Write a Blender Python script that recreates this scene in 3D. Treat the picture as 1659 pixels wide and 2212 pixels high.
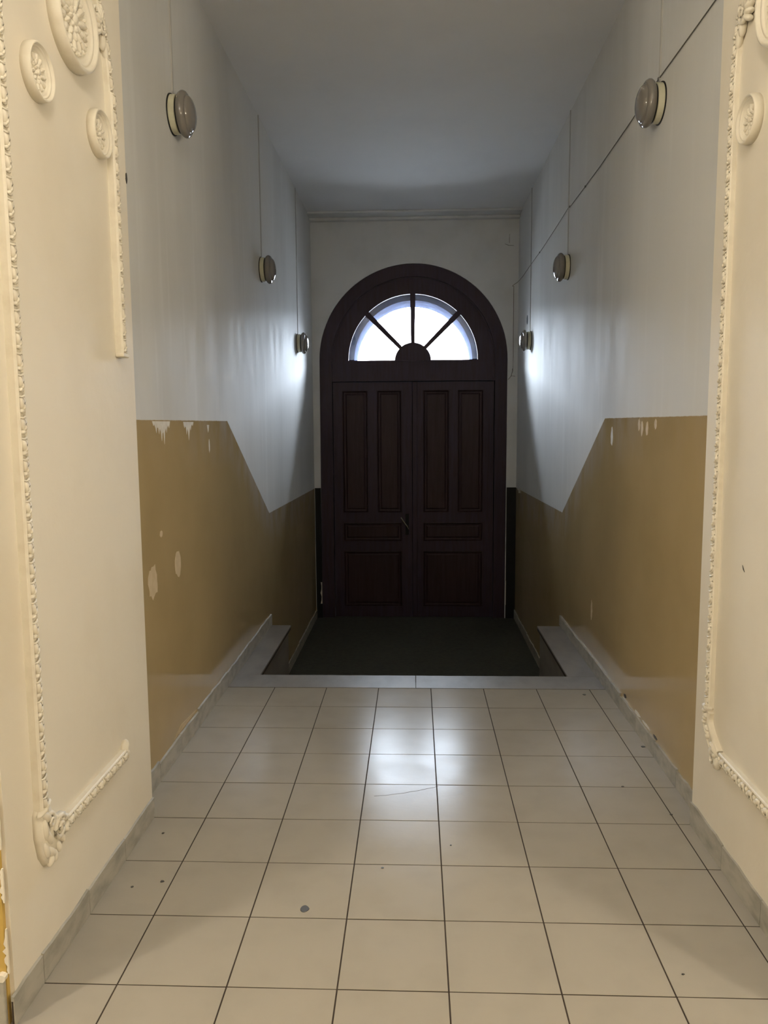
import bpy, bmesh, math, random
from mathutils import Vector, Matrix
for o in list(bpy.data.objects): bpy.data.objects.remove(o)
S = bpy.context.scene
COL = S.collection
PI = math.pi

# ------------------------------------------------------------------ camera
H = 1.5094
cd = bpy.data.cameras.new('camera'); cam = bpy.data.objects.new('camera', cd); COL.objects.link(cam)
cd.sensor_fit = 'HORIZONTAL'; cd.sensor_width = 36.0; cd.lens = 1681.35 / 1659 * 36.0
cd.clip_start = 0.05; cd.clip_end = 500
_R = Vector((0.99918872, 0.03967915, -0.00689029)); _U = Vector((0.0023741, 0.11275818, 0.99361962)); _F = Vector((-0.04020291, 0.99282987, -0.1125725))
m = Matrix.Identity(4)
for i in range(3):
    m[i][0] = _R[i]; m[i][1] = _U[i]; m[i][2] = -_F[i]
m[0][3] = 0; m[1][3] = 0; m[2][3] = H
cam.matrix_world = m
S.camera = cam

# ------------------------------------------------------------------ sky, exposure, portal
SKY = 185.0
GLOBE = 38.0
FILL = 205.0  # strength of the two added fill globes
S.view_settings.view_transform = 'Standard'; S.view_settings.look = 'None'
S.view_settings.gamma = 1.0; S.view_settings.use_curve_mapping = False
S.view_settings.exposure = 0.0
w = bpy.data.worlds.new('overcast_sky'); S.world = w; w.use_nodes = True
bg = w.node_tree.nodes['Background']
bg.inputs[0].default_value = (0.85, 0.92, 1.0, 1); bg.inputs[1].default_value = SKY
pl = bpy.data.lights.new('window_portal', 'AREA'); pl.shape = 'RECTANGLE'; pl.size = 1.36; pl.size_y = 0.70
pl.cycles.is_portal = True
po = bpy.data.objects.new('window_portal', pl); COL.objects.link(po)
po.location = (-0.02, 9.09, 2.46); po.rotation_euler = (-PI / 2, 0, 0)

# ------------------------------------------------------------------ materials
def mat(name, color=(.8, .8, .8), rough=.5, spec=.5, metal=0, noise=None, bump=None, emis=None, trans=0, coat=0, rvar=None):
    """noise=(scale, amount, colour2, stretch), bump=(scale, strength, distance, stretch)"""
    M = bpy.data.materials.new(name); M.use_nodes = True
    nt = M.node_tree; N = nt.nodes; L = nt.links; b = N['Principled BSDF']
    b.inputs['Base Color'].default_value = (*color, 1); b.inputs['Roughness'].default_value = rough
    b.inputs['Specular IOR Level'].default_value = spec; b.inputs['Metallic'].default_value = metal
    b.inputs['Transmission Weight'].default_value = trans; b.inputs['Coat Weight'].default_value = coat
    geo = N.new('ShaderNodeNewGeometry')
    def noi(scale, stretch, detail=6, src=None):
        mp = N.new('ShaderNodeMapping'); mp.inputs['Scale'].default_value = stretch
        L.new(src or geo.outputs['Position'], mp.inputs['Vector'])
        n = N.new('ShaderNodeTexNoise'); n.inputs['Scale'].default_value = scale; n.inputs['Detail'].default_value = detail
        L.new(mp.outputs[0], n.inputs['Vector']); return n.outputs['Fac']
    M['_'] = 0
    if noise:
        sc, lo, hi, c2, st = noise
        r = N.new('ShaderNodeMapRange'); r.inputs['From Min'].default_value = lo; r.inputs['From Max'].default_value = hi
        L.new(noi(sc, st), r.inputs['Value'])
        mx = N.new('ShaderNodeMix'); mx.data_type = 'RGBA'; mx.inputs['A'].default_value = (*color, 1); mx.inputs['B'].default_value = (*c2, 1)
        L.new(r.outputs[0], mx.inputs['Factor']); L.new(mx.outputs['Result'], b.inputs['Base Color'])
    if rvar:
        sc, lo, hi, r0, r1, st = rvar
        r = N.new('ShaderNodeMapRange'); r.inputs['From Min'].default_value = lo; r.inputs['From Max'].default_value = hi
        r.inputs['To Min'].default_value = r0; r.inputs['To Max'].default_value = r1
        L.new(noi(sc, st), r.inputs['Value']); L.new(r.outputs[0], b.inputs['Roughness'])
    if bump:
        sc, s, d, st = bump
        bp = N.new('ShaderNodeBump'); bp.inputs['Strength'].default_value = s; bp.inputs['Distance'].default_value = d
        L.new(noi(sc, st), bp.inputs['Height']); L.new(bp.outputs[0], b.inputs['Normal'])
    if emis:
        b.inputs['Emission Color'].default_value = (*emis[0], 1); b.inputs['Emission Strength'].default_value = emis[1]
    return M

CREAM = (.82, .76, .64)
M_pier = mat('cream_wall_paint', CREAM, .55, .35, noise=(2.2, .45, .75, (.76, .69, .56), (1, 1, 1)), bump=(26, .25, .004, (1, 1, 1)))
M_plaster = mat('cream_plaster_relief', (.80, .74, .61), .5, .4, noise=(18, .5, .8, (.70, .63, .50), (1, 1, 1)), bump=(70, .3, .002, (1, 1, 1)))
M_ceil = mat('ceiling_paint', (.76, .76, .75), .7, .3, noise=(1.3, .45, .8, (.69, .69, .68), (1, 1, 1)), bump=(14, .2, .003, (1, 1, 1)))
M_endwall = mat('far_wall_paint', (.68, .69, .69), .6, .3, noise=(3, .5, .8, (.58, .59, .58), (1, 1, 1)), bump=(22, .3, .003, (1, 1, 1)))
M_tile = mat('beige_floor_tile', (.37, .335, .28), .2, .05, noise=(7, .45, .8, (.34, .308, .258), (1, 1, 1)), bump=(34, .22, .0012, (1, 1.7, 1)),
             rvar=(5, .2, .8, .17, .25, (1, 1.5, 1)))
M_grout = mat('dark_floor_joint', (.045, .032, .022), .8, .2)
M_marble = mat('grey_beige_marble', (.235, .212, .185), .38, .3, noise=(9, .42, .66, (.185, .168, .147), (1, .5, 1.6)), bump=(30, .1, .002, (1, 1, 1)))
M_skirt = mat('grey_marble_skirting', (.44, .415, .35), .42, .4, noise=(20, .40, .75, (.27, .255, .21), (1, .6, 1.3)), bump=(30, .2, .002, (1, 1, 1)))
M_lower = mat('dark_landing_floor', (.075, .075, .06), .55, .3, noise=(30, .4, .7, (.05, .052, .042), (1, 1, 1)), bump=(90, .4, .002, (1, 1, 1)))
M_wood = mat('dark_red_brown_door_wood', (.038, .024, .042), .5, .3, noise=(6, .35, .7, (.032, .017, .022), (6, 6, .6)), bump=(8, .25, .002, (8, 8, .7)))
M_wood2 = mat('reddish_door_panel_wood', (.034, .016, .020), .5, .3, noise=(6, .35, .7, (.024, .009, .009), (6, 6, .6)), bump=(8, .25, .002, (8, 8, .7)))
M_brass = mat('worn_steel_handle', (.55, .53, .5), .25, .5, metal=1)
M_black = mat('black_paint', (.010, .010, .010), .6, .25)
M_gasket = mat('black_rubber_gasket', (.012, .011, .01), .6, .3)
M_lampbase = mat('cream_lamp_base', (.62, .60, .44), .35, .5, noise=(20, .5, .8, (.52, .50, .36), (1, 1, 1)))
M_lampglass = mat('smoked_lamp_glass', (.22, .20, .175), .09, .6, noise=(18, .4, .7, (.22, .205, .18), (1, 1, 1)), trans=.12, coat=.3)
M_yellow = mat('yellow_hall_paint', (.56, .38, .10), .55, .35, noise=(9, .5, .8, (.44, .29, .07), (1, 1, 1)), bump=(30, .3, .004, (1, 1, 1)))
M_hall = mat('hall_cream_paint', (.70, .62, .48), .6, .3, noise=(2, .5, .8, (.62, .54, .41), (1, 1, 1)))
M_cable = mat('grey_cable', (.13, .12, .10), .6, .3)
M_conduit = mat('painted_conduit', (.40, .39, .365), .6, .3)
M_chip = mat('bare_plaster_chip', (.72, .68, .60), .75, .2, noise=(25, .4, .7, (.62, .57, .48), (1, 1, 1)))
M_chip2 = mat('faint_plaster_chip', (.60, .48, .31), .7, .2, noise=(25, .4, .7, (.54, .42, .25), (1, 1, 1)))
M_stain = mat('dark_spot', (.06, .055, .045), .45, .4)
M_soffit = mat('dimmed_brick_reveal', (.018, .022, .036), 1, 0, noise=(14, .4, .7, (.010, .011, .016), (1, 1, 1)))  # colour dimmed to near black so the reveal stays below the white sky
M_street = mat('pale_street_paving', (.6, .59, .57), .8, .2, noise=(3, .4, .7, (.5, .49, .47), (1, 1, 1)))
M_globe = mat('lit_opal_globe', (.9, .85, .7), .3, .5, emis=((1.0, .925, .79), GLOBE))
M_fill = mat('fill_globe_glow', (.9, .85, .7), .3, .5, emis=((1.0, .925, .79), FILL))  # glow of the added fill globes
M_facade = mat('grey_street_facade', (.86, .86, .85), .8, .2, noise=(2, .4, .7, (.82, .82, .81), (1, 1, 1)))

# wall paint: off-white above, tan dado below with the stepped top line of the stair
def dado_mat():
    M = bpy.data.materials.new('white_wall_with_tan_dado'); M.use_nodes = True
    nt = M.node_tree; N = nt.nodes; L = nt.links; b = N['Principled BSDF']
    geo = N.new('ShaderNodeNewGeometry'); sx = N.new('ShaderNodeSeparateXYZ'); L.new(geo.outputs['Position'], sx.inputs[0])
    def MR(src, a, bb, c, d):
        r = N.new('ShaderNodeMapRange'); r.clamp = True
        for k, v in zip(('From Min', 'From Max', 'To Min', 'To Max'), (a, bb, c, d)): r.inputs[k].default_value = v
        L.new(src, r.inputs['Value']); return r.outputs[0]
    def MA(op, a, bb):
        n = N.new('ShaderNodeMath'); n.operation = op
        for i, v in enumerate((a, bb)):
            if isinstance(v, (int, float)): n.inputs[i].default_value = v
            else: L.new(v, n.inputs[i])
        return n.outputs[0]
    def NO(scale, st, det=6):
        mp = N.new('ShaderNodeMapping'); mp.inputs['Scale'].default_value = st; L.new(geo.outputs['Position'], mp.inputs['Vector'])
        n = N.new('ShaderNodeTexNoise'); n.inputs['Scale'].default_value = scale; n.inputs['Detail'].default_value = det
        L.new(mp.outputs[0], n.inputs['Vector']); return n.outputs['Fac']
    def MX(f, a, bb):
        x = N.new('ShaderNodeMix'); x.data_type = 'RGBA'
        for k, v in (('Factor', f), ('A', a), ('B', bb)):
            if isinstance(v, tuple): x.inputs[k].default_value = (*v, 1)
            else: L.new(v, x.inputs[k])
        return x.outputs['Result']
    top = MR(sx.outputs['Y'], 4.53, 5.765, 1.532, 0.85)
    top = MA('SUBTRACT', top, MR(sx.outputs['Y'], 5.765, 8.42, 0.0, 0.035))
    zz = MA('ADD', sx.outputs['Z'], MA('MULTIPLY', MA('SUBTRACT', NO(30, (1, 1, 1)), .5), .006))
    mask = MR(MA('SUBTRACT', zz, top), -.002, .002, 1, 0)
    white = MX(MR(NO(1.6, (1, 1, .35)), .45, .75, 0, 1), (.64, .635, .61), (.55, .545, .52))
    white = MX(MR(NO(4.0, (1, 3, .22)), .55, .78, 0, .5), white, (.70, .70, .68))
    tan = MX(MR(NO(2.3, (1, 1, 1)), .4, .72, 0, 1), (.47, .355, .185), (.42, .315, .16))
    # scuffed greyish zone close under the painted edge
    near = MR(MA('SUBTRACT', top, sx.outputs['Z']), 0, .28, 1, 0)
    sc = MA('MULTIPLY', MA('MULTIPLY', near, MR(sx.outputs['Y'], 3.6, 4.3, .15, 1)), MR(NO(7, (1, 1, .5)), .36, .62, 0, .85))
    tan = MX(sc, tan, (.52, .45, .37))
    L.new(MX(mask, white, tan), b.inputs['Base Color'])
    rw = MR(NO(5, (1, 1.5, .4)), .35, .7, .58, .70); rt = MR(NO(5, (1, 1.5, .4)), .35, .7, .085, .13)
    rgh = N.new('ShaderNodeMix'); rgh.data_type = 'FLOAT'
    L.new(mask, rgh.inputs['Factor']); L.new(rw, rgh.inputs['A']); L.new(rt, rgh.inputs['B']); L.new(rgh.outputs['Result'], b.inputs['Roughness'])
    sp = N.new('ShaderNodeMix'); sp.data_type = 'FLOAT'; sp.inputs['A'].default_value = .12; sp.inputs['B'].default_value = .36
    L.new(mask, sp.inputs['Factor']); L.new(sp.outputs['Result'], b.inputs['Specular IOR Level'])
    bp = N.new('ShaderNodeBump'); bp.inputs['Strength'].default_value = .12; bp.inputs['Distance'].default_value = .003
    h = MA('ADD', MA('MULTIPLY', NO(7, (1, 3.2, .28)), .8), MA('MULTIPLY', NO(45, (1, 1, 1)), .12))
    L.new(MA('MULTIPLY', h, MA('SUBTRACT', 1.08, mask)), bp.inputs['Height']); L.new(bp.outputs[0], b.inputs['Normal'])
    return M
M_wall = dado_mat()

def glass_mat():
    M = bpy.data.materials.new('dusty_window_glass'); M.use_nodes = True
    nt = M.node_tree; N = nt.nodes; L = nt.links
    for n in list(N):
        if n.type != 'OUTPUT_MATERIAL': N.remove(n)
    out = [n for n in N if n.type == 'OUTPUT_MATERIAL'][0]
    tr = N.new('ShaderNodeBsdfTransparent'); tr.inputs[0].default_value = (.93, .96, 1, 1)
    gl = N.new('ShaderNodeBsdfGlossy'); gl.inputs['Roughness'].default_value = .03
    du = N.new('ShaderNodeBsdfTranslucent'); du.inputs[0].default_value = (.75, .82, 1, 1)
    fr = N.new('ShaderNodeFresnel'); fr.inputs[0].default_value = 1.5
    a = N.new('ShaderNodeMixShader'); L.new(fr.outputs[0], a.inputs[0]); L.new(tr.outputs[0], a.inputs[1]); L.new(gl.outputs[0], a.inputs[2])
    c = N.new('ShaderNodeMixShader')
    geo = N.new('ShaderNodeNewGeometry'); no = N.new('ShaderNodeTexNoise'); no.inputs['Scale'].default_value = 9; L.new(geo.outputs['Position'], no.inputs['Vector'])
    r = N.new('ShaderNodeMapRange'); r.inputs['From Min'].default_value = .3; r.inputs['From Max'].default_value = .8
    r.inputs['To Min'].default_value = .004; r.inputs['To Max'].default_value = .012
    L.new(no.outputs['Fac'], r.inputs['Value']); L.new(r.outputs[0], c.inputs[0])
    L.new(a.outputs[0], c.inputs[1]); L.new(du.outputs[0], c.inputs[2]); L.new(c.outputs[0], out.inputs[0])
    return M
M_glass = glass_mat()

# ------------------------------------------------------------------ helpers
def mesh_obj(name, bm, M, parent=None, smooth=False, loc=None, rot=None):
    me = bpy.data.meshes.new(name); bmesh.ops.recalc_face_normals(bm, faces=bm.faces); bm.to_mesh(me); bm.free()
    if smooth:
        for p in me.polygons: p.use_smooth = True
    me.materials.append(M)
    return link(name, me, parent, loc, rot)
def link(name, me, parent=None, loc=None, rot=None):
    o = bpy.data.objects.new(name, me); COL.objects.link(o)
    if parent: o.parent = parent
    if loc: o.location = loc
    if rot: o.rotation_euler = rot
    return o
def tag(o, label=None, cat=None, group=None, kind=None):
    if label: o['label'] = label
    if cat: o['category'] = cat
    if group: o['group'] = group
    if kind: o['kind'] = kind
    return o
def empty(name, loc=(0, 0, 0), rot=(0, 0, 0)):
    o = bpy.data.objects.new(name, None); COL.objects.link(o); o.location = loc; o.rotation_euler = rot; o.empty_display_size = .05
    return o
def box(bm, x0, x1, y0, y1, z0, z1, bev=0):
    vs = [bm.verts.new(p) for p in ((x0, y0, z0), (x1, y0, z0), (x1, y1, z0), (x0, y1, z0), (x0, y0, z1), (x1, y0, z1), (x1, y1, z1), (x0, y1, z1))]
    fs = [bm.faces.new([vs[i] for i in f]) for f in ((0, 3, 2, 1), (4, 5, 6, 7), (0, 1, 5, 4), (1, 2, 6, 5), (2, 3, 7, 6), (3, 0, 4, 7))]
    if bev:
        es = list({e for f in fs for e in f.edges})
        bmesh.ops.bevel(bm, geom=es, offset=bev, segments=1, affect='EDGES')
def BX(*a, bev=0):
    bm = bmesh.new(); box(bm, *a, bev=bev); return bm
def prism(bm, pts, y0, y1):
    """extrude an XZ outline between two Y values"""
    a = [bm.verts.new((x, y0, z)) for x, z in pts]; b = [bm.verts.new((x, y1, z)) for x, z in pts]
    bm.faces.new(a); bm.faces.new(list(reversed(b)))
    n = len(pts)
    for i in range(n):
        j = (i + 1) % n; bm.faces.new((a[j], a[i], b[i], b[j]))
def strip(bm, inner, outer, y0, y1):
    """band between two XZ polylines, extruded in Y"""
    n = len(inner); V = []
    for (ix, iz), (ox, oz) in zip(inner, outer):
        V.append([bm.verts.new(p) for p in ((ix, y0, iz), (ox, y0, oz), (ox, y1, oz), (ix, y1, iz))])
    for i in range(n - 1):
        a, b = V[i], V[i + 1]
        for k in range(4): bm.faces.new((a[k], b[k], b[(k + 1) % 4], a[(k + 1) % 4]))
    bm.faces.new(V[0]); bm.faces.new(list(reversed(V[-1])))
def arc(cx, cz, r, a0, a1, n):
    return [(cx + r * math.cos(math.radians(a0 + (a1 - a0) * i / n)), cz + r * math.sin(math.radians(a0 + (a1 - a0) * i / n))) for i in range(n + 1)]
def tube(bm, pts, r, n=6, r_end=None):
    """tube along 3-D points, radius may be a list"""
    P = [Vector(p) for p in pts]; rings = []
    rs = r if isinstance(r, (list, tuple)) else [r] * len(P)
    up = Vector((0, 0, 1))
    for i, p in enumerate(P):
        d = (P[min(i + 1, len(P) - 1)] - P[max(i - 1, 0)]).normalized()
        u = d.cross(up)
        if u.length < .05: u = d.cross(Vector((1, 0, 0)))
        u.normalize(); v = d.cross(u)
        rings.append([bm.verts.new(p + (u * math.cos(2 * PI * k / n) + v * math.sin(2 * PI * k / n)) * rs[i]) for k in range(n)])
    for a, b in zip(rings, rings[1:]):
        for k in range(n): bm.faces.new((a[k], a[(k + 1) % n], b[(k + 1) % n], b[k]))
    bm.faces.new(list(reversed(rings[0]))); bm.faces.new(rings[-1])
def lathe(bm, prof, n=40, ax='X'):
    """profile (radius, height) turned about the local X axis (height along +X)"""
    rings = []
    for r, h in prof:
        if r < 1e-5: rings.append([bm.verts.new((h, 0, 0))])
        else: rings.append([bm.verts.new((h, r * math.cos(2 * PI * k / n), r * math.sin(2 * PI * k / n))) for k in range(n)])
    for a, b in zip(rings, rings[1:]):
        for k in range(n):
            k2 = (k + 1) % n
            if len(a) == 1 and len(b) == 1: continue
            if len(a) == 1: bm.faces.new((a[0], b[k], b[k2]))
            elif len(b) == 1: bm.faces.new((a[k], a[k2], b[0]))
            else: bm.faces.new((a[k], a[k2], b[k2], b[k]))
def ellipsoid(bm, c, s, rot=0, nu=8, nv=5):
    """lobe lying on the local YZ plane, rising along +X; rot turns it in that plane"""
    mt = Matrix.Translation(c) @ Matrix.Rotation(rot, 4, 'X') @ Matrix.Diagonal((s[0], s[1], s[2], 1))
    bmesh.ops.create_uvsphere(bm, u_segments=nu, v_segments=nv, radius=1, matrix=mt)

def blob_xz(cx, cz, rx, rz, n=12):
    rr = random.Random(int(cz * 999)); return [(cx + rx * rr.uniform(.8, 1.15) * math.cos(2 * PI * i / n), cz + rz * rr.uniform(.8, 1.15) * math.sin(2 * PI * i / n)) for i in range(n)]
XL, XR = -1.095, 1.085           # corridor walls
JL, JR = -1.02, 1.038            # faces of the two piers
Y0, Y1, YE = 1.79, 2.83, 8.42    # piers, far wall
ZC, ZL = 3.66, -0.62             # ceiling, lower landing
RY = lambda r: 1.92765 + .3 * r  # tile rows
CX = lambda c: .08665 + .3 * c   # tile columns

# ------------------------------------------------------------------ walls
def slab(name, a, M, kind='structure', bev=0): return tag(mesh_obj(name, BX(*a, bev=bev), M), kind=kind)
WL = slab('wall_left', (XL - .3, XL, Y1, 8.6, ZL - .1, ZC + .1), M_wall)
WR = slab('wall_right', (XR, XR + .3, Y1, 8.6, ZL - .1, ZC + .1), M_wall)
PL = slab('wall_front_left', (JL - .42, JL, Y0, Y1 + .001, -.02, ZC + .1), M_pier)
PR = slab('wall_front_right', (JR, JR + .42, Y0, Y1 + .001, -.02, ZC + .1), M_pier)
slab('ceiling', (-2.9, 2.9, -3.8, 8.6, ZC, ZC + .12), M_ceil)

DX, DZ, RO, RI = -.02, 2.18, 1.0, .87     # door arch centre, outer and inner radius
bm = bmesh.new()
out = [(XL, ZL), (XL, ZC), (XR, ZC), (XR, ZL), (DX + RO - .005, ZL)] + arc(DX, DZ, RO, 0, 180, 48) + [(DX - RO - .01, ZL)]
prism(bm, out, YE - .015, YE + .16 - .0)
WE = tag(mesh_obj('wall_far', bm, M_endwall), kind='structure')
for x0, x1 in ((XL, DX - RO - .006), (DX + RO - .001, XR)):   # black painted foot of the far wall
    mesh_obj('painted_plinth', BX(x0 + .004, x1, YE - .019, YE - .010, ZL, .82), M_black, WE)
for (x, z0, z1, wd) in ((DX - RO - .012, -.46, -.22, .016), (DX + RO + .004, -.47, -.20, .006)):
    bm = bmesh.new(); rnd = random.Random(int(z1 * -100))
    L_ = [(x - wd * rnd.uniform(.2, .9), z0 + (z1 - z0) * i / 6) for i in range(7)]
    prism(bm, L_ + [(x + wd * .25, z1), (x + wd * .25, z0)], YE - .024, YE - .018)
    tag(mesh_obj('broken_edge', bm, M_chip, WE), 'pale chipped plaster sliver at the foot of the far wall')

# exterior masonry with the arched opening outside the fanlight, and the street beyond
bm = bmesh.new()
hole = arc(DX, 2.185, .64, 0, 180, 40)
outl = [(-3.2, 2.10), (-3.2, 4.4), (3.2, 4.4), (3.2, 2.10), (DX + .64, 2.10)] + hole + [(DX - .64, 2.10)]
prism(bm, outl, YE + .16, 9.08)
box(bm, -3.2, 3.2, YE + .12, 9.08, -.75, 2.10)
tag(mesh_obj('wall_outside', bm, M_soffit), kind='structure')
slab('ground_outside', (-30, 30, 9.08, 60, -.75, -.70), M_street)

slab('wall_across_street', (-30, 30, 19.5, 21, -.7, 4.2), M_facade)
# hall behind the camera (only its end wall edge is in view)
slab('wall_hall_left', (-2.9, -2.6, -3.8, Y0, -.02, ZC), M_hall)
slab('wall_hall_right', (2.6, 2.9, -3.8, Y0, -.02, ZC), M_hall)
slab('wall_hall_back', (-2.9, 2.9, -3.8, -3.5, -.02, ZC), M_hall)
HL = slab('wall_hall_front_left', (-2.9, JL - .012, Y0 - .012, Y0 + .2, -.02, ZC), M_yellow)
slab('wall_hall_front_right', (JR + .012, 2.9, Y0 - .012, Y0 + .2, -.02, ZC), M_yellow)
sk = empty('baseboard_hall'); tag(sk, kind='structure')
for k in range(5):
    mesh_obj('skirting_tile', BX(JL - .014 - .3 * (k + 1) + .002, JL - .014 - .3 * k, Y0 - .024, Y0 - .012, .001, .127, bev=.002), M_skirt, sk)
    mesh_obj('skirting_tile', BX(JR + .014 + .3 * k, JR + .014 + .3 * (k + 1) - .002, Y0 - .024, Y0 - .012, .001, .127, bev=.002), M_skirt, sk)
# ragged, patched plaster on the corner edge of the left pier
rnd = random.Random(5)
for z, h, wdt in ((1.00, .16, .010), (.66, .22, .008), (.47, .12, .012), (.33, .09, .016), (.14, .12, .012)):
    bm = bmesh.new(); n = 12
    pts = [(JL - .004, z + h * i / n) for i in range(n + 1)] + [(JL - .006 - wdt * rnd.uniform(.2, 1.0) * math.sin(PI * (n - i + .5) / (n + 1)), z + h * (n - i) / n) for i in range(n + 1)]
    prism(bm, pts, Y0 - .0135, Y0 - .008)
    mesh_obj('plaster_patch', bm, M_pier, HL)
bm = bmesh.new(); prism(bm, blob_xz(JL - .022, .135, .014, .010), Y0 - .027, Y0 - .012); mesh_obj('plaster_patch', bm, M_pier, HL)

# ------------------------------------------------------------------ floor
FL = tag(mesh_obj('floor', BX(-2.7, 2.7, -3.6, 4.33, -.06, -.0013), M_grout), kind='structure')
_tiles = {}
def tile(x0, x1, y0, y1, name='tile', M=M_tile, g=.0021, jx=1):
    w_, d_ = round(x1 - x0 - 2 * g, 4), round(y1 - y0 - 2 * g, 4)
    k = (w_, d_, M.name)
    if k not in _tiles:
        bm = BX(-w_ / 2, w_ / 2, -d_ / 2, d_ / 2, -.008, 0, bev=.0007)
        o = mesh_obj(name, bm, M, FL); _tiles[k] = o.data
    else: o = link(name, _tiles[k], FL)
    rr = random.Random(int(x0 * 1000) * 7919 + int(y0 * 1000))
    o.location = ((x0 + x1) / 2, (y0 + y1) / 2, rr.uniform(-.0003, .0002))
    o.rotation_euler = (rr.uniform(-.0016, .0016), rr.uniform(-.0016, .0016), 0)
    return o
for r in range(-5, 8):
    ya, yb = RY(r), RY(r + 1)
    if yb <= Y0 + .14 and r < 0: lo, hi = -2.6, 2.6
    elif r < 3: lo, hi = JL, JR
    else: lo, hi = XL, XR
    xs = [lo] + [CX(c) for c in range(-9, 9) if lo + .02 < CX(c) < hi - .02] + [hi]
    for a, b in zip(xs, xs[1:]): tile(a, b, ya, yb)
# rear part of the hall floor, behind the camera
mesh_obj('hall_floor_slab', BX(-2.6, 2.6, -3.5, RY(-5) - .002, -.008, 0), M_tile, FL)
# the threshold slabs at the head of the stairs
for a, b in ((XL, .0), (.0, XR)):
    mesh_obj('threshold_slab', BX(a + .001, b - .001, RY(8) + .002, 4.552, -.035, .001, bev=.0015), M_marble, FL)
# crack in one tile
bm = bmesh.new(); pts = [(-.17 + .024 * i, 3.02 + .0042 * i + .002 * math.sin(i * 2.3) + .0004 * i * i, .0006) for i in range(12)]
tube(bm, pts, .0004, 4); mesh_obj('crack', bm, M_stain, FL)

# lower landing
slab('floor_landing', (XL, XR, 4.2, YE + .1, ZL - .1, ZL), M_lower)
# stairs
slab('wall_under_threshold', (XL, XR, 4.30, 4.535, ZL - .1, -.036), M_skirt)
ST = empty('staircase', (0, 4.55, ZL)); tag(ST, 'flight of marble steps going down between the two ledges', 'stairs')
for k in range(3):
    z = -.155 * (k + 1); y = 4.545 + .29 * k - 4.55
    mesh_obj('step', BX(-.935, .905, y, y + .32, .002, z - ZL - .03), M_skirt, ST)
    mesh_obj('tread', BX(-.935, .905, y, y + .325, z - ZL - .03, z - ZL, bev=.003), M_marble, ST)
# ledges flanking the stairs
for nm, x0, x1, ov, lb in (('left', XL, -.940, 1, 'marble topped ledge beside the stairs under the left wall'), ('right', .905, XR, -1, 'marble topped ledge beside the stairs under the right wall')):
    e = empty('stair_ledge', ((x0 + x1) / 2, 5.13, ZL)); tag(e, lb, 'ledge', 'marble ledges beside the stairs')
    cx = (x0 + x1) / 2
    mesh_obj('ledge_top', BX(x0 - cx + .002, x1 - cx - .002, 4.553 - 5.13, 5.725 - 5.13, -ZL - .013, -ZL, bev=.002), M_marble, e)
    mesh_obj('shadow_gap_strip', BX(x0 - cx + .004, x1 - cx - .004, 4.555 - 5.13, 5.715 - 5.13, -ZL - .032, -ZL - .013), M_grout, e)  # dark strip standing in for the shadow gap under the slab
    if nm == 'left': mesh_obj('ledge_side', BX(x0 - cx + .002, x1 - cx - .022, 4.553 - 5.13, 5.71 - 5.13, .001, -ZL - .032), M_marble, e)
    else: mesh_obj('ledge_side', BX(x0 - cx + .022, x1 - cx - .002, 4.553 - 5.13, 5.71 - 5.13, .001, -ZL - .032), M_marble, e)

# skirting tiles
def skirting(nm, x, sgn, ys, z0, h, th=.009):
    p = tag(empty(nm), kind='structure')
    rr = random.Random(len(nm) + int(100 * x))
    for a, b in zip(ys, ys[1:]):
        xa, xb = sorted((x, x + sgn * th)); hh = h + rr.uniform(-.006, .006)
        bm = bmesh.new()
        # top edge slightly ragged where the wall plaster meets it
        n = 5; tops = [hh + rr.uniform(-.004, .004) for _ in range(n + 1)]
        f = []; g = []
        for i in range(n + 1):
            y = a + .0014 + (b - a - .0028) * i / n
            f.append((bm.verts.new((xa, y, z0)), bm.verts.new((xa, y, z0 + tops[i])), bm.verts.new((xb, y, z0 + tops[i] - (.002 if sgn > 0 else 0))), bm.verts.new((xb, y, z0))))
        for i in range(n):
            for k in range(4): bm.faces.new((f[i][k], f[i + 1][k], f[i + 1][(k + 1) % 4], f[i][(k + 1) % 4]))
        bm.faces.new(f[0]); bm.faces.new(list(reversed(f[-1])))
        mesh_obj('skirting_tile', bm, M_skirt, p)
    xa, xb = sorted((x, x + sgn * th * .62))
    mesh_obj('joint_filler', BX(xa, xb, ys[0] + .001, ys[-1] - .001, z0, z0 + h - .018), M_grout, p)
    return p
skirting('baseboard_left', XL, 1, [Y1] + [RY(r) for r in range(4, 9)] + [4.65, 4.97, 5.28, 5.60, 5.735], .001, .088)
skirting('baseboard_right', XR, -1, [Y1] + [RY(r) for r in range(4, 9)] + [4.65, 4.97, 5.28, 5.60, 5.755], .001, .078)
skirting('baseboard_front_left', JL, 1, [Y0 - .02, RY(0), RY(1), RY(2), Y1 + .004], .001, .085, .007)
skirting('baseboard_front_right', JR, -1, [Y0 - .02, RY(0), RY(1), RY(2), Y1 + .004], .001, .09, .007)
skirting('baseboard_landing_left', XL, 1, [5.74 + .336 * k for k in range(9)], ZL + .001, .09)
skirting('baseboard_landing_right', XR, -1, [5.76 + .334 * k for k in range(9)], ZL + .001, .09)

# cornice on the ceiling in front of the far wall
c = tag(mesh_obj('trim_1', BX(XL, XR, 8.17, YE - .015, ZC - .022, ZC, bev=.004), M_endwall), kind='structure')
mesh_obj('cornice_bead', BX(XL, XR, 8.33, YE - .015, ZC - .05, ZC - .022, bev=.006), M_endwall, c)

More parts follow.
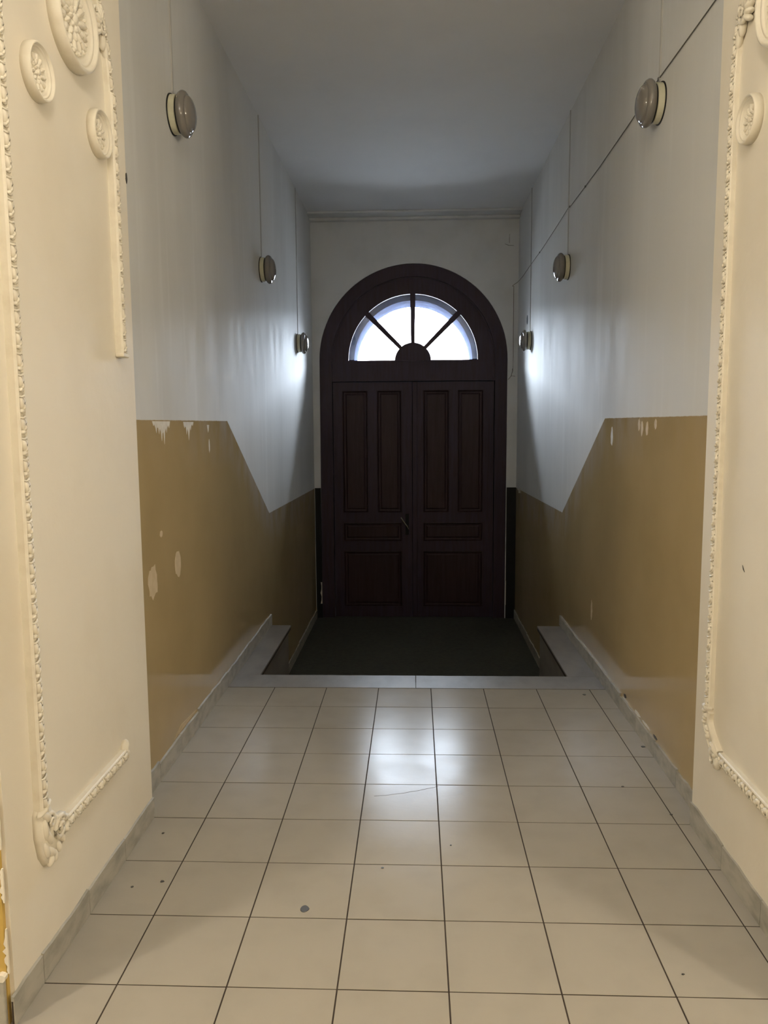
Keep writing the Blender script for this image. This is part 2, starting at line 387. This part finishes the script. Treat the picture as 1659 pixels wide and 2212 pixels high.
# ------------------------------------------------------------------ chips and peeling on the tan dado
def chip(wall, x, sgn, pts, M, th=.0012, name='peeled_patch', label=None):
    bm = bmesh.new()
    a = [bm.verts.new((x, y, z)) for y, z in pts]; b = [bm.verts.new((x + sgn * th, y, z)) for y, z in pts]
    bm.faces.new(a); bm.faces.new(list(reversed(b)))
    for i in range(len(pts)):
        j = (i + 1) % len(pts); bm.faces.new((a[j], a[i], b[i], b[j]))
    o = mesh_obj(name, bm, M, wall)
    if label: o['label'] = label
def blob(cy, cz, ry, rz, seed, n=18, j=.18):
    rr = random.Random(seed)
    return [(cy + ry * (1 + rr.uniform(-j, j)) * math.cos(2 * PI * i / n), cz + rz * (1 + rr.uniform(-j, j)) * math.sin(2 * PI * i / n)) for i in range(n)]
def drip(y0, y1, ztop, lens, seed):
    rr = random.Random(seed); n = len(lens)
    pts = [(y0, ztop), ]
    for i, l in enumerate(lens):
        t = (i + .5) / n
        pts.append((y0 + (y1 - y0) * (t - .28 / n) , ztop - l * .55 * rr.uniform(.8, 1.1))); pts.append((y0 + (y1 - y0) * t, ztop - l))
        pts.append((y0 + (y1 - y0) * (t + .28 / n), ztop - l * .6 * rr.uniform(.8, 1.1)))
    pts.append((y1, ztop)); return pts
chip(WL, XL, 1, drip(3.22, 3.46, 1.527, [.02, .05, .055, .085, .10, .05, .03], 1), M_chip)
chip(WL, XL, 1, drip(3.66, 3.83, 1.525, [.03, .06, .088, .04, .02], 2), M_chip)
chip(WL, XL, 1, drip(4.08, 4.12, 1.51, [.04], 8), M_chip)
chip(WL, XL, 1, blob(4.115, 1.40, .01, .035, 9), M_chip)
chip(WL, XL, 1, blob(3.50, .875, .045, .060, 3, j=.12), M_chip2)
chip(WL, XL, 1, blob(3.155, .86, .055, .072, 4, j=.2), M_chip2)
chip(WL, XL, 1, blob(3.28, 1.045, .018, .014, 5), M_chip2)
chip(WL, XL, 1, blob(5.62, .05, .03, .04, 51), M_chip2)
chip(WR, XR, -1, blob(4.36, 1.43, .022, .05, 6), M_chip)
for k, (y, z, l) in enumerate(((3.84, 1.495, .035), (3.79, 1.48, .045), (3.71, 1.48, .04), (3.58, 1.50, .03))): chip(WR, XR, -1, blob(y, z, .017, l * .8, 20 + k), M_chip2)
chip(WR, XR, -1, blob(4.75, .36, .02, .06, 31), M_chip2)
for k, (y, z, a, b) in enumerate(((3.95, .098, .022, .010), (3.72, .092, .05, .008), (3.58, .090, .06, .007), (3.44, .088, .03, .007))): chip(WR, XR, -1, blob(y, z, a, b, 40 + k), M_chip if k in (1, 2) else M_stain, name='skirting_edge_damage')
chip(WL, XL, 1, [(3.35, .09), (3.72, .095), (3.70, .10), (3.46, .12), (3.40, .105)], M_chip2)
# small dark holes and marks
chip(WR, XR, -1, [(7.72 + .042 * math.cos(t * PI / 8), 2.497 + .046 * math.sin(t * PI / 8)) for t in range(16)], M_black, name='drilled_hole', label='black oval hole in the right wall above the last lamp')
chip(PL, JL, 1, blob(2.845 - .012, 2.381, .008, .018, 70), M_stain, name='edge_chip')
chip(PR, JR, -1, [(2.480, 1.056), (2.470, 1.047), (2.462, 1.036), (2.474, 1.043)], M_stain, name='scratch')

# ------------------------------------------------------------------ wall lamps
def lamp_proto():
    e = empty('wall_lamp')
    bm = bmesh.new(); lathe(bm, [(0, 0), (.088, 0), (.088, .004), (.086, .005), (0, .005)], 40); mesh_obj('back_gasket', bm, M_gasket, e, True)
    bm = bmesh.new(); lathe(bm, [(0, .005), (.083, .005), (.083, .030), (.078, .033), (0, .033)], 40); mesh_obj('base_ring', bm, M_lampbase, e)
    bm = bmesh.new(); lathe(bm, [(0, .033), (.080, .033), (.080, .038), (0, .038)], 40); mesh_obj('front_gasket', bm, M_gasket, e)
    prof = [(0, .038), (.082, .038), (.093, .044), (.099, .054), (.099, .062), (.094, .071), (.086, .0765), (.0805, .0775), (.078, .0765)]
    prof += [(.078 * math.cos(a), .0765 + .030 * math.sin(a)) for a in [PI / 2 * k / 8 for k in range(1, 9)]]
    prof[-1] = (0, .1065)
    bm = bmesh.new(); lathe(bm, prof, 48); mesh_obj('glass_cover', bm, M_lampglass, e, True)
    return e
def copy_tree(o):
    c = o.copy(); COL.objects.link(c)
    for ch in list(o.children):
        d = ch.copy(); COL.objects.link(d); d.parent = c
    return c
proto = lamp_proto(); first = True
LAMPS = [(XL, 3.66, 2.905, 0, 'round glass wall lamp on the left wall, nearest and largest on that side'),
         (XL, 5.67, 2.607, 0, 'round glass wall lamp on the left wall, middle of the three there'),
         (XL, 7.36, 2.262, 0, 'small round wall lamp on the left wall, farthest and closest to the door'),
         (XR, 3.66, 2.905, PI, 'round glass wall lamp on the right wall with the cable running behind it'),
         (XR, 5.71, 2.600, PI, 'round glass wall lamp on the right wall, middle of the three there'),
         (XR, 7.50, 2.278, PI, 'small round wall lamp on the right wall under the black hole')]
for x, y, z, rz, lb in LAMPS:
    o = proto if first else copy_tree(proto); first = False
    o.location = (x, y, z); o.rotation_euler = (0, 0, rz)
    tag(o, lb, 'lamp', 'wall lamps along the corridor')
# painted conduit above every lamp
for (x, y, z, rz, lb), side, wh in zip(LAMPS, ('left',) * 3 + ('right',) * 3, ('nearest', 'middle', 'farthest') * 2):
    s = 1 if rz == 0 else -1
    xa, xb = sorted((x, x + s * .007)); bm = bmesh.new()
    yy = y + .015
    pr = [(0, -.009), (.005, -.006), (.0065, 0), (.005, .006), (0, .009)]
    A = [bm.verts.new((x + s * a, yy + b, z + .08)) for a, b in pr]; B = [bm.verts.new((x + s * a, yy + b, ZC)) for a, b in pr]
    for i in range(5): bm.faces.new((A[i], A[(i + 1) % 5], B[(i + 1) % 5], B[i]))
    bm.faces.new(A); bm.faces.new(B)
    o = mesh_obj('wire_conduit', bm, M_conduit); tag(o, 'thin painted wire casing rising from the %s lamp on the %s wall' % (wh, side), 'conduit', 'wire casings above the lamps')

# thin cable along the right wall, bending down beside the door
bm = bmesh.new()
pts = [(XR - .004, 2.835, 3.012), (XR - .004, 3.2, 3.013), (XR - .004, 3.684, 3.018), (XR - .005, 4.13, 3.0), (XR - .004, 4.8, 2.992), (XR - .004, 5.63, 3.0), (XR - .004, 5.72, 3.01),
       (XR - .004, 6.295, 2.99), (XR - .004, 6.9, 2.975), (XR - .004, 7.446, 2.975), (XR - .005, 8.05, 2.965), (XR - .01, YE - .03, 2.97), (XR - .05, YE - .02, 2.945), (XR - .065, YE - .019, 2.93)]
tube(bm, pts, .0024, 6)
cb = mesh_obj('cable', bm, M_cable); bm = bmesh.new()
tube(bm, [(XR - .065, YE - .019, 2.93), (1.035, YE - .018, 2.93), (1.035, YE - .018, 2.5), (1.038, YE - .018, 2.2), (1.035, YE - .018, 2.06), (1.015, YE - .02, 2.0), (.985, YE - .02, 1.965)], .0025, 6)
tube(bm, [(1.06, YE - .018, 2.0), (1.02, YE - .02, 2.005), (1.03, YE - .018, 2.08)], .0025, 6)
mesh_obj('cable_drop', bm, M_cable, cb); tag(cb, 'thin grey cable running high along the right wall to the door', 'cable')
for y, z in ((3.684, 3.018), (5.68, 3.005), (5.18, 2.995), (7.0, 2.975), (2.95, 3.012)):
    bm = BX(XR - .009, XR, y - .006, y + .006, z - .006, z + .006, bev=.002); mesh_obj('cable_clip', bm, M_cable, cb)
# small bracket low on the right wall, scratch marks by the ceiling of the far wall
bm = bmesh.new(); box(bm, XR - .02, XR, 8.05, 8.065, .79, .835); box(bm, XR - .03, XR - .018, 8.045, 8.07, .82, .835)
tag(mesh_obj('wall_hook', bm, M_skirt), 'small grey hook on the right wall just above the tan paint by the door', 'hook')
bm = bmesh.new(); tube(bm, [(.985, YE - .016, 3.37), (.984, YE - .016, 3.42), (.987, YE - .016, 3.46)], .0018, 4)
tube(bm, [(.94, YE - .016, 3.36), (.98, YE - .016, 3.345), (1.03, YE - .016, 3.345)], .0018, 4); mesh_obj('scratch', bm, M_cable, WE)

# ------------------------------------------------------------------ door with fanlight
D = tag(empty('door_1', (0, YE, ZL)), kind='structure')
def dobj(name, bm, M, parent=D, **k):
    """geometry given in world coordinates, stored relative to the door"""
    o = mesh_obj(name, bm, M, parent)
    off = Vector((0, YE, ZL))
    for v in o.data.vertices: v.co -= off
    return o
bm = bmesh.new()
inn = [(DX + RI, ZL)] + arc(DX, DZ, RI, 0, 180, 48) + [(DX - RI, ZL)]
ouu = [(DX + RO - .006, ZL)] + arc(DX, DZ, RO - .001, 0, 180, 48) + [(DX - RO - .009, ZL)]
strip(bm, inn, ouu, YE - .002, YE + .10); dobj('door_frame', bm, M_wood)
bm = bmesh.new()   # thin bead where the frame meets the leaves
inn = [(DX + RI - .012, 1.96)] + arc(DX, DZ, RI - .012, 0, 180, 48) + [(DX - RI + .012, 1.96)]
ouu = [(DX + RI, 1.96)] + arc(DX, DZ, RI, 0, 180, 48) + [(DX - RI, 1.96)]
strip(bm, inn, ouu, YE + .022, YE + .05); dobj('frame_bead', bm, M_wood)
YD = YE + .03
# leaves
def leaf(x0, x1, pans, lab):
    bm = bmesh.new()
    z0, z1 = ZL + .004, 1.953
    pz = [(-.50, .12), (.23, .435), (.545, 1.866)]     # bottom, lock and tall panels
    xs = sorted(pans)
    # stiles
    xe = [x0, xs[0][0], xs[0][1], xs[1][0], xs[1][1], x1]
    box(bm, x0, xe[1], YD, YD + .045, z0, z1); box(bm, xe[4], x1, YD, YD + .045, z0, z1)
    zr = [(z0, pz[0][0]), (pz[0][1], pz[1][0]), (pz[1][1], pz[2][0]), (pz[2][1], z1)]
    for a, b in zr: box(bm, xe[1], xe[4], YD, YD + .045, a, b)
    box(bm, xe[2], xe[3], YD, YD + .045, pz[2][0], pz[2][1])
    L = dobj('door_leaf', bm, M_wood); L['label'] = lab
    def panel(a, b, c, d):
        bm = bmesh.new()
        yb = YD + .022
        # moulded rim, bevelled down to a flat field that stands a little proud
        r0 = [(a, c), (b, c), (b, d), (a, d)]
        levels = [(0, YD + .004), (.008, YD + .002), (.018, YD + .016), (.034, YD + .018), (.048, YD + .010)]
        rings = [[bm.verts.new((x + (o if i in (0, 3) else -o), y, z + (o if i in (0, 1) else -o))) for i, (x, z) in enumerate(r0)] for o, y in levels]
        for p, q in zip(rings, rings[1:]):
            for i in range(4): bm.faces.new((p[i], p[(i + 1) % 4], q[(i + 1) % 4], q[i]))
        bm.faces.new(rings[-1])
        back = [bm.verts.new((x, YD + .04, z)) for x, z in r0]; bm.faces.new(list(reversed(back)))
        for i in range(4): bm.faces.new((rings[0][i], back[i], back[(i + 1) % 4], rings[0][(i + 1) % 4]))
        dobj('panel', bm, M_wood2, L)
    panel(xe[1], xe[4], *pz[0]); panel(xe[1], xe[4], *pz[1])
    for a, b in pans: panel(a, b, *pz[2])
    return L
LL = leaf(DX - RI + .006, -.034, [(-.785, -.511), (-.411, -.147)], 'left leaf with the metal handle')
LR = leaf(-.030, DX + RI - .006, [(.086, .366), (.457, .731)], 'right leaf')
bm = BX(-.030, .022, YD - .014, YD, ZL + .004, 1.953, bev=.004); dobj('astragal', bm, M_wood, LR)
bm = BX(-.108, -.072, YD - .006, YD, .30, .53, bev=.003); dobj('lock_plate', bm, M_black, LL)
bm = bmesh.new(); tube(bm, [(-.09, YD, .40), (-.09, YD - .045, .40)], .009, 8); tube(bm, [(-.072, YD - .048, .366), (-.10, YD - .05, .41), (-.135, YD - .052, .465), (-.157, YD - .052, .496)], [.006, .008, .008, .009], 8)
dobj('handle', bm, M_brass, LL)['label'] = 'slanting metal lever handle'
# fanlight
W = tag(empty('window_1', (0, YE, 1.958)), kind='structure')
def wobj(name, bm, M, parent=W):
    o = mesh_obj(name, bm, M, parent)
    off = Vector((0, YE, 1.958))
    for v in o.data.vertices: v.co -= off
    return o
FZ, RG, FX = 2.185, .69, -.022
bm = bmesh.new()
strip(bm, arc(FX, FZ, RG, 0, 180, 48), arc(DX, FZ - .005, RI - .002, 0, 180, 48), YD, YD + .045)
box(bm, DX - RI + .002, DX + RI - .002, YD, YD + .045, 1.962, FZ)
wobj('fanlight_frame', bm, M_wood)
bm = bmesh.new(); box(bm, DX - RI + .004, DX + RI - .004, YD - .012, YD, 1.962, 1.985); wobj('transom_bead', bm, M_wood)
bm = bmesh.new(); prism(bm, arc(FX, FZ - .012, .195, 0, 180, 28), YD - .012, YD + .045); wobj('hub', bm, M_wood)
for a in (45, 90, 135):
    d = Vector((math.cos(math.radians(a)), math.sin(math.radians(a)))); n = Vector((-d.y, d.x)); cc = Vector((FX, FZ))
    p0 = cc + d * .175; p1 = cc + d * (RG + .005)
    bm = bmesh.new(); prism(bm, [tuple(p0 + n * .020), tuple(p0 - n * .020), tuple(p1 - n * .028), tuple(p1 + n * .028)], YD - .004, YD + .04)
    wobj('glazing_bar', bm, M_wood)
for k in range(4):
    a0, a1 = 45 * k + .8, 45 * k + 44.2
    bm = bmesh.new(); strip(bm, arc(FX, FZ, .17, a0, a1, 10), arc(FX, FZ, RG + .004, a0, a1, 10), YD + .024, YD + .028)
    wobj('pane', bm, M_glass)

# ------------------------------------------------------------------ plaster relief on the piers
def leaf_mesh():
    """one 5.3 cm unit of the carved run: curled leaf, egg and bead; run along +Z, rises along +X"""
    bm = bmesh.new()
    ellipsoid(bm, (.002, -.002, .006), (.0085, .010, .017), .28, 8, 6)
    ellipsoid(bm, (.004, .004, -.004), (.008, .0055, .0085), -.5, 6, 5)
    ellipsoid(bm, (.004, -.006, -.0135), (.0075, .0085, .0045), .55, 6, 5)
    pts = [(.003, .0145 * math.cos(t), .020 * math.sin(t) + .003) for t in [(-1.9 + .45 * k) for k in range(9)]]
    tube(bm, pts, [.002, .0035, .004, .0042, .0042, .004, .0035, .003, .0018], 5)
    tube(bm, [(.003, -.015, .024), (.006, -.006, .0215), (.006, .006, .0245), (.003, .014, .030)], [.002, .0035, .0035, .0018], 5)
    me = bpy.data.meshes.new('leaf'); bm.to_mesh(me); bm.free(); me.materials.append(M_plaster)
    for p in me.polygons: p.use_smooth = True
    return me
LEAF = leaf_mesh()
def run(frame, pts, wdt=.038, hgt=.021, leaves=True, name='rail'):
    """moulded run along (y,z) points in the frame's local plane (x = out of the wall)"""
    bm = bmesh.new(); P = [Vector((0, a, b)) for a, b in pts]
    h = hgt
    prof = [(0, -.5), (h * .75, -.5), (h * .92, -.44), (h, -.36), (h * .82, -.30), (h * .82, .30), (h, .36), (h * .92, .44), (h * .75, .5), (0, .5)]
    rings = []
    for i, p in enumerate(P):
        d = (P[min(i + 1, len(P) - 1)] - P[max(i - 1, 0)]).normalized(); n = Vector((0, -d.z, d.y))
        rings.append([bm.verts.new(p + Vector((a, 0, 0)) + n * (b * wdt)) for a, b in prof])
    for a, b in zip(rings, rings[1:]):
        for k in range(len(prof)): bm.faces.new((a[k], a[(k + 1) % len(prof)], b[(k + 1) % len(prof)], b[k]))
    bm.faces.new(rings[0]); bm.faces.new(list(reversed(rings[-1])))
    mesh_obj(name, bm, M_plaster, frame)
    if leaves:
        ln = [0]
        for a, b in zip(P, P[1:]): ln.append(ln[-1] + (b - a).length)
        n = max(1, int(ln[-1] / .0525)); st = ln[-1] / n
        for k in range(n):
            s = (k + .5) * st; i = max(j for j in range(len(ln)) if ln[j] <= s); i = min(i, len(P) - 2)
            t = (s - ln[i]) / (ln[i + 1] - ln[i]); p = P[i].lerp(P[i + 1], t); d = (P[i + 1] - P[i]).normalized()
            o = link('carved_leaf', LEAF, frame); o.location = p + Vector((hgt * .80, 0, 0))
            o.rotation_euler = (-math.atan2(d.y, d.z), 0, 0); o.scale = (1, min(1, wdt / .038), 1)
def scroll(bm, cy, cz, r, turns, a0, th, sgn=1, x=.02, n=16):
    pts, rs = [], []
    for k in range(n + 1):
        t = k / n; a = a0 + sgn * turns * 2 * PI * t; rr = r * (1 - .8 * t)
        pts.append((x + .008 * t, cy + rr * math.cos(a), cz + rr * math.sin(a))); rs.append(th * (1 - .45 * t))
    tube(bm, pts, rs, 6)
def corner_orn(parent, y, z, sy, label=None, s=1.0):
    bm = bmesh.new()
    ol = [(-.060, .072), (-.048, .088), (.000, .084), (.020, .050), (.062, .018), (.098, .010), (.100, -.045), (.070, -.072), (.022, -.094), (-.018, -.092), (-.044, -.055), (-.060, .010)]
    ol = [(y + sy * p, z + q) for p, q in ol]
    lo = [bm.verts.new((0, p, q)) for p, q in ol]; hi = [bm.verts.new((.019, y + (p - y) * .94, z + (q - z) * .94)) for p, q in ol]
    bm.faces.new(lo); bm.faces.new(list(reversed(hi)))
    for i in range(len(ol)): bm.faces.new((lo[i], lo[(i + 1) % len(ol)], hi[(i + 1) % len(ol)], hi[i]))
    E_ = lambda p, q, s_, r_: ellipsoid(bm, (.018, y + sy * p, z + q), s_, r_ * sy, 10, 6)
    E_(-.028, .080, (.012, .040, .009), .25); E_(-.020, .052, (.012, .032, .012), -.75)          # flared lip and turned leaf
    E_(-.030, .020, (.011, .012, .034), .15); E_(-.014, -.010, (.012, .011, .030), .5)
    E_(-.030, -.040, (.010, .012, .028), .35); E_(-.004, -.058, (.011, .013, .030), .8)
    scroll(bm, y + sy * .046, z - .014, .036, 1.5, PI * .15, .0080, sy, .020)
    scroll(bm, y - sy * .004, z + .034, .022, 1.3, PI * .7, .0065, -sy, .022)
    E_(.050, -.014, (.012, .015, .022), .3); E_(.088, -.004, (.010, .020, .010), -.35); E_(.090, -.030, (.010, .020, .009), .3)
    for k in range(5): E_(-.010 + .024 * k, -.078 + .013 * max(0, k - 1), (.011, .010, .018), -.5 + .35 * k)
    for k in range(4): E_(.020 + .016 * k, .030 - .010 * k, (.009, .008, .008), 0)
    mesh_obj('corner_ornament', bm, M_plaster, parent, True)

def top_arch(yn, yf, zt, rise=.42):
    c = (yn + yf) / 2; r = (yf - yn) / 2
    return [(c + r * math.cos(math.radians(a)), zt + rise * math.sin(math.radians(a))) for a in range(0, 181, 9)]
# left pier: the frame has lost the lower part of its far side
fl = empty('panel_moulding', (JL, 0, 0)); tag(fl, 'carved cream plaster frame moulding on the left pier, its far side broken off halfway', 'moulding', 'plaster frame mouldings on the piers')
run(fl, [(1.955, .47), (1.955, 2.6)], .040, .025)
run(fl, [(2.680, 1.752), (2.680, 2.6)], .038, .027)
run(fl, [(2.075, .376), (2.552, .376)], .040, .022)
run(fl, top_arch(1.955, 2.680, 2.6), .036, .020)
corner_orn(fl, 1.985, .405, 1)
bm = bmesh.new(); ellipsoid(bm, (.008, 2.560, .398), (.016, .018, .028), -.5); ellipsoid(bm, (.012, 2.566, .372), (.012, .014, .016), 0); mesh_obj('end_ornament', bm, M_plaster, fl, True)
bm = bmesh.new(); box(bm, 0, .030, 2.655, 2.708, 1.742, 1.756, bev=.003); mesh_obj('broken_end', bm, M_plaster, fl)
# right pier: complete frame with a curved lower corner
fr_ = empty('panel_moulding', (JR, 0, 0), (0, 0, PI)); tag(fr_, 'carved cream plaster frame moulding on the right pier, whole, with a curved lower corner', 'moulding', 'plaster frame mouldings on the piers')
my = lambda a: [(-y, z) for y, z in a]
run(fr_, my([(2.682, .50), (2.682, 2.6)]), .036, .019)
run(fr_, my([(1.955, .47), (1.955, 2.6)]), .040, .022)
run(fr_, my([(2.56, .378), (2.07, .378)]), .044, .020)
run(fr_, my(top_arch(1.955, 2.682, 2.6)), .036, .018)
cpts = [(2.682 + .022 * math.sin(t * PI / 10 * 1.0) - .10 * (t / 10) ** 2, .51 - .135 * (t / 10)) for t in range(11)]
run(fr_, my(cpts), .058, .020, leaves=False, name='corner_rail')
bm = bmesh.new(); rr = random.Random(3)
for t in range(0, 11):
    y, z = cpts[t]; ellipsoid(bm, (.016, -(y + .012 * math.sin(t * 2.1)), z), (.012, .014, .009), rr.uniform(-.8, .8), 8, 6)
ellipsoid(bm, (.010, -2.69, .512), (.018, .036, .012), .1); ellipsoid(bm, (.010, -2.585, .350), (.014, .034, .018), .9); ellipsoid(bm, (.012, -2.60, .392), (.016, .030, .014), -.6)
ellipsoid(bm, (.010, -2.632, .372), (.014, .026, .018), .4); scroll(bm, -2.615, .352, .026, 1.1, 0, .007, 1, .014)
mesh_obj('corner_ornament', bm, M_plaster, fr_, True)
corner_orn(fr_, -1.985, .405, 1)
# leafy sprays where the arch of each frame begins
def spray(parent, y, z, s):
    bm = bmesh.new()
    for k in range(6):
        a = math.radians(95 + 24 * k) if s > 0 else math.radians(85 - 24 * k)
        ellipsoid(bm, (.014, y + .034 * math.cos(a), z + .040 * math.sin(a)), (.015, .026, .010), a, 8, 6)
    scroll(bm, y, z, .030, 1.2, 0, .008, s, .018); scroll(bm, y - s * .05, z + .03, .024, 1.2, 1, .007, -s, .016)
    ellipsoid(bm, (.012, y + s * .035, z - .055), (.012, .010, .035), .4 * s, 8, 6); ellipsoid(bm, (.012, y + s * .015, z - .03), (.014, .012, .03), .2 * s, 8, 6)
    mesh_obj('leaf_spray', bm, M_plaster, parent, True)
spray(fl, 2.615, 2.775, 1); spray(fr_, -2.615, 2.765, -1); spray(fl, 2.02, 2.775, -1); spray(fr_, -2.02, 2.765, 1)

# rosettes
def rosette(x, y, z, r, flip, label, seed, petals=8):
    e = empty('plaster_rosette', (x, y, z), (0, 0, PI if flip else 0)); tag(e, label, 'rosette', 'round plaster rosettes on the piers')
    k = r / .072
    bm = bmesh.new()
    prof = [(0, .009), (.050, .009), (.052, .011), (.055, .014), (.058, .014), (.0595, .017), (.0615, .021), (.0625, .0185), (.064, .019), (.0655, .026), (.069, .0285), (.072, .026), (.0735, .018), (.0735, 0), (0, 0)]
    lathe(bm, [(a * k, b * (1 if k < 1.5 else 1.35)) for a, b in prof], 44); mesh_obj('ring', bm, M_plaster, e, True)
    hk = 1 if k < 1.5 else 1.5
    bm = bmesh.new(); lathe(bm, [(0, .019 * hk), (.006 * k, .018 * hk), (.010 * k, .013 * hk), (.011 * k, .004), (0, .004)], 14); mesh_obj('boss', bm, M_plaster, e, True)
    rr = random.Random(seed)
    for ring_, (rad, pl_, pw, ph, n) in enumerate(((.037, .0105, .0065, .0065, petals + 4), (.025, .009, .0055, .0085, petals + 1), (.014, .007, .005, .010, petals - 2)) + (((.0455, .004, .0035, .006, petals * 3),) if k > 1.5 else ())):
        bm = bmesh.new(); ellipsoid(bm, (0, 0, 0), (ph * hk, pw * k, pl_ * k), 0, 8, 6)
        ellipsoid(bm, (ph * hk * .5, 0, pl_ * k * .45), (ph * hk * .55, pw * k * .5, pl_ * k * .35), 0, 6, 5)
        me = bpy.data.meshes.new('petal'); bm.to_mesh(me); bm.free(); me.materials.append(M_plaster)
        for p in me.polygons: p.use_smooth = True
        for i in range(n):
            a = 2 * PI * (i + .5 * ring_) / n
            o = link('petal', me, e); o.location = (.009 * hk, -math.sin(a) * rad * k, math.cos(a) * rad * k); o.rotation_euler = (a, rr.uniform(-.12, .12), 0)
rosette(JL, 2.166, 2.452, .073, False, 'small round plaster rosette on the left pier, the nearer one, above the panel', 1)
rosette(JL, 2.405, 2.700, .140, False, 'large round plaster rosette high on the left pier with flower relief', 2, 10)
rosette(JL, 2.575, 2.438, .072, False, 'small round plaster rosette on the left pier beside the broken moulding', 3)
rosette(JR, 2.545, 2.428, .070, True, 'small round plaster rosette on the right pier beside the vertical moulding', 4)
rosette(JR, 2.345, 2.700, .140, True, 'large round plaster rosette at the top right corner of the photo', 5, 10)
rosette(JR, 2.150, 2.428, .070, True, 'small plaster rosette on the right pier, the nearer one', 6)

# ------------------------------------------------------------------ spots on the floor
def spot(name, pts, label, cat, group=None, M=M_stain, h=.0014):
    cx = sum(p[0] for p in pts) / len(pts); cy = sum(p[1] for p in pts) / len(pts)
    bm = bmesh.new(); a = [bm.verts.new((x - cx, y - cy, -.0003)) for x, y in pts]
    b = [bm.verts.new(((x - cx) * .92, (y - cy) * .92, h)) for x, y in pts]
    bm.faces.new(list(reversed(a))); bm.faces.new(b)
    for i in range(len(pts)):
        j = (i + 1) % len(pts); bm.faces.new((a[i], a[j], b[j], b[i]))
    o = mesh_obj(name, bm, M); o.location = (cx, cy, .0004); tag(o, label, cat, group)
tear = []
for i in range(24):
    t = 2 * PI * i / 24; x = math.cos(t); y = math.sin(t) * (1 - .30 * max(0, x)) ; tear.append((-.349 + .0145 * x, 2.272 + .0185 * y))
spot('floor_stain', tear, 'dark teardrop-shaped spot on a floor tile near the bottom left', 'stain')
for i, (x, y, s, lb) in enumerate(((-.942, 2.71, .0055, 'dark speck on the floor tile beside the left pier, nearest the corner of the skirting'), (-.935, 2.372, .005, 'dark speck on the floor tile beside the left pier, below the moulding corner'),
        (.125, 2.656, .004, 'tiny dark speck in the middle of the tiled floor'), (.732, 2.013, .004, 'tiny dark speck on the tiled floor at the lower right'),
        (.985, 2.90, .006, 'dark speck on the narrow tile strip by the right pier'), (.86, 3.13, .006, 'dark speck on the tiles near the right wall'),
        (-.845, 2.405, .007, 'short brown scuff on a tile left of the dark teardrop spot'), (-.115, 2.505, .005, 'small dark mark on the joint in front of the middle tiles'),
        (1.062, 3.54, .011, 'dark broken bit at the foot of the right wall skirting'), (.94, 4.24, .010, 'dark scuff on the tile by the right end of the threshold'))):
    spot('floor_speck', blob(x, y, s, s * .9, 100 + i, 9, .25), lb, 'speck', 'small dark specks on the floor tiles')

# ------------------------------------------------------------------ lit ceiling lamp of the hall behind the camera, two added fill globes
for gx, gy in ((-.05, .55),):
    e = empty('hall_lamp', (gx, gy, ZC)); tag(e, 'lit round opal ceiling lamp in the hall behind the viewer', 'lamp')
    bm = bmesh.new(); bmesh.ops.create_uvsphere(bm, u_segments=24, v_segments=12, radius=.18, matrix=Matrix.Translation((0, 0, -.42))); mesh_obj('globe', bm, M_globe, e, True)
    bm = bmesh.new(); tube(bm, [(0, 0, 0), (0, 0, -.235)], .008, 8); mesh_obj('stem', bm, M_brass, e)

for gx, lb in ((-2.3, 'added unseen fill globe at the left side of the hall behind the viewer'), (2.3, 'added unseen fill globe at the right side of the hall behind the viewer')):  # unseen globes added to brighten the piers and the lower walls
    e = empty('added_fill_globe', (gx * 1.13, .2, 2.2)); tag(e, lb, 'lamp')
    sg = -1 if gx > 0 else 1
    bm = bmesh.new(); bmesh.ops.create_uvsphere(bm, u_segments=24, v_segments=12, radius=.12, matrix=Matrix.Translation((sg * .16, 0, 0))); mesh_obj('globe', bm, M_fill, e, True)
    bm = bmesh.new(); tube(bm, [(0, 0, 0), (sg * .05, 0, 0)], .05, 12); mesh_obj('fill_globe_plate', bm, M_brass, e)
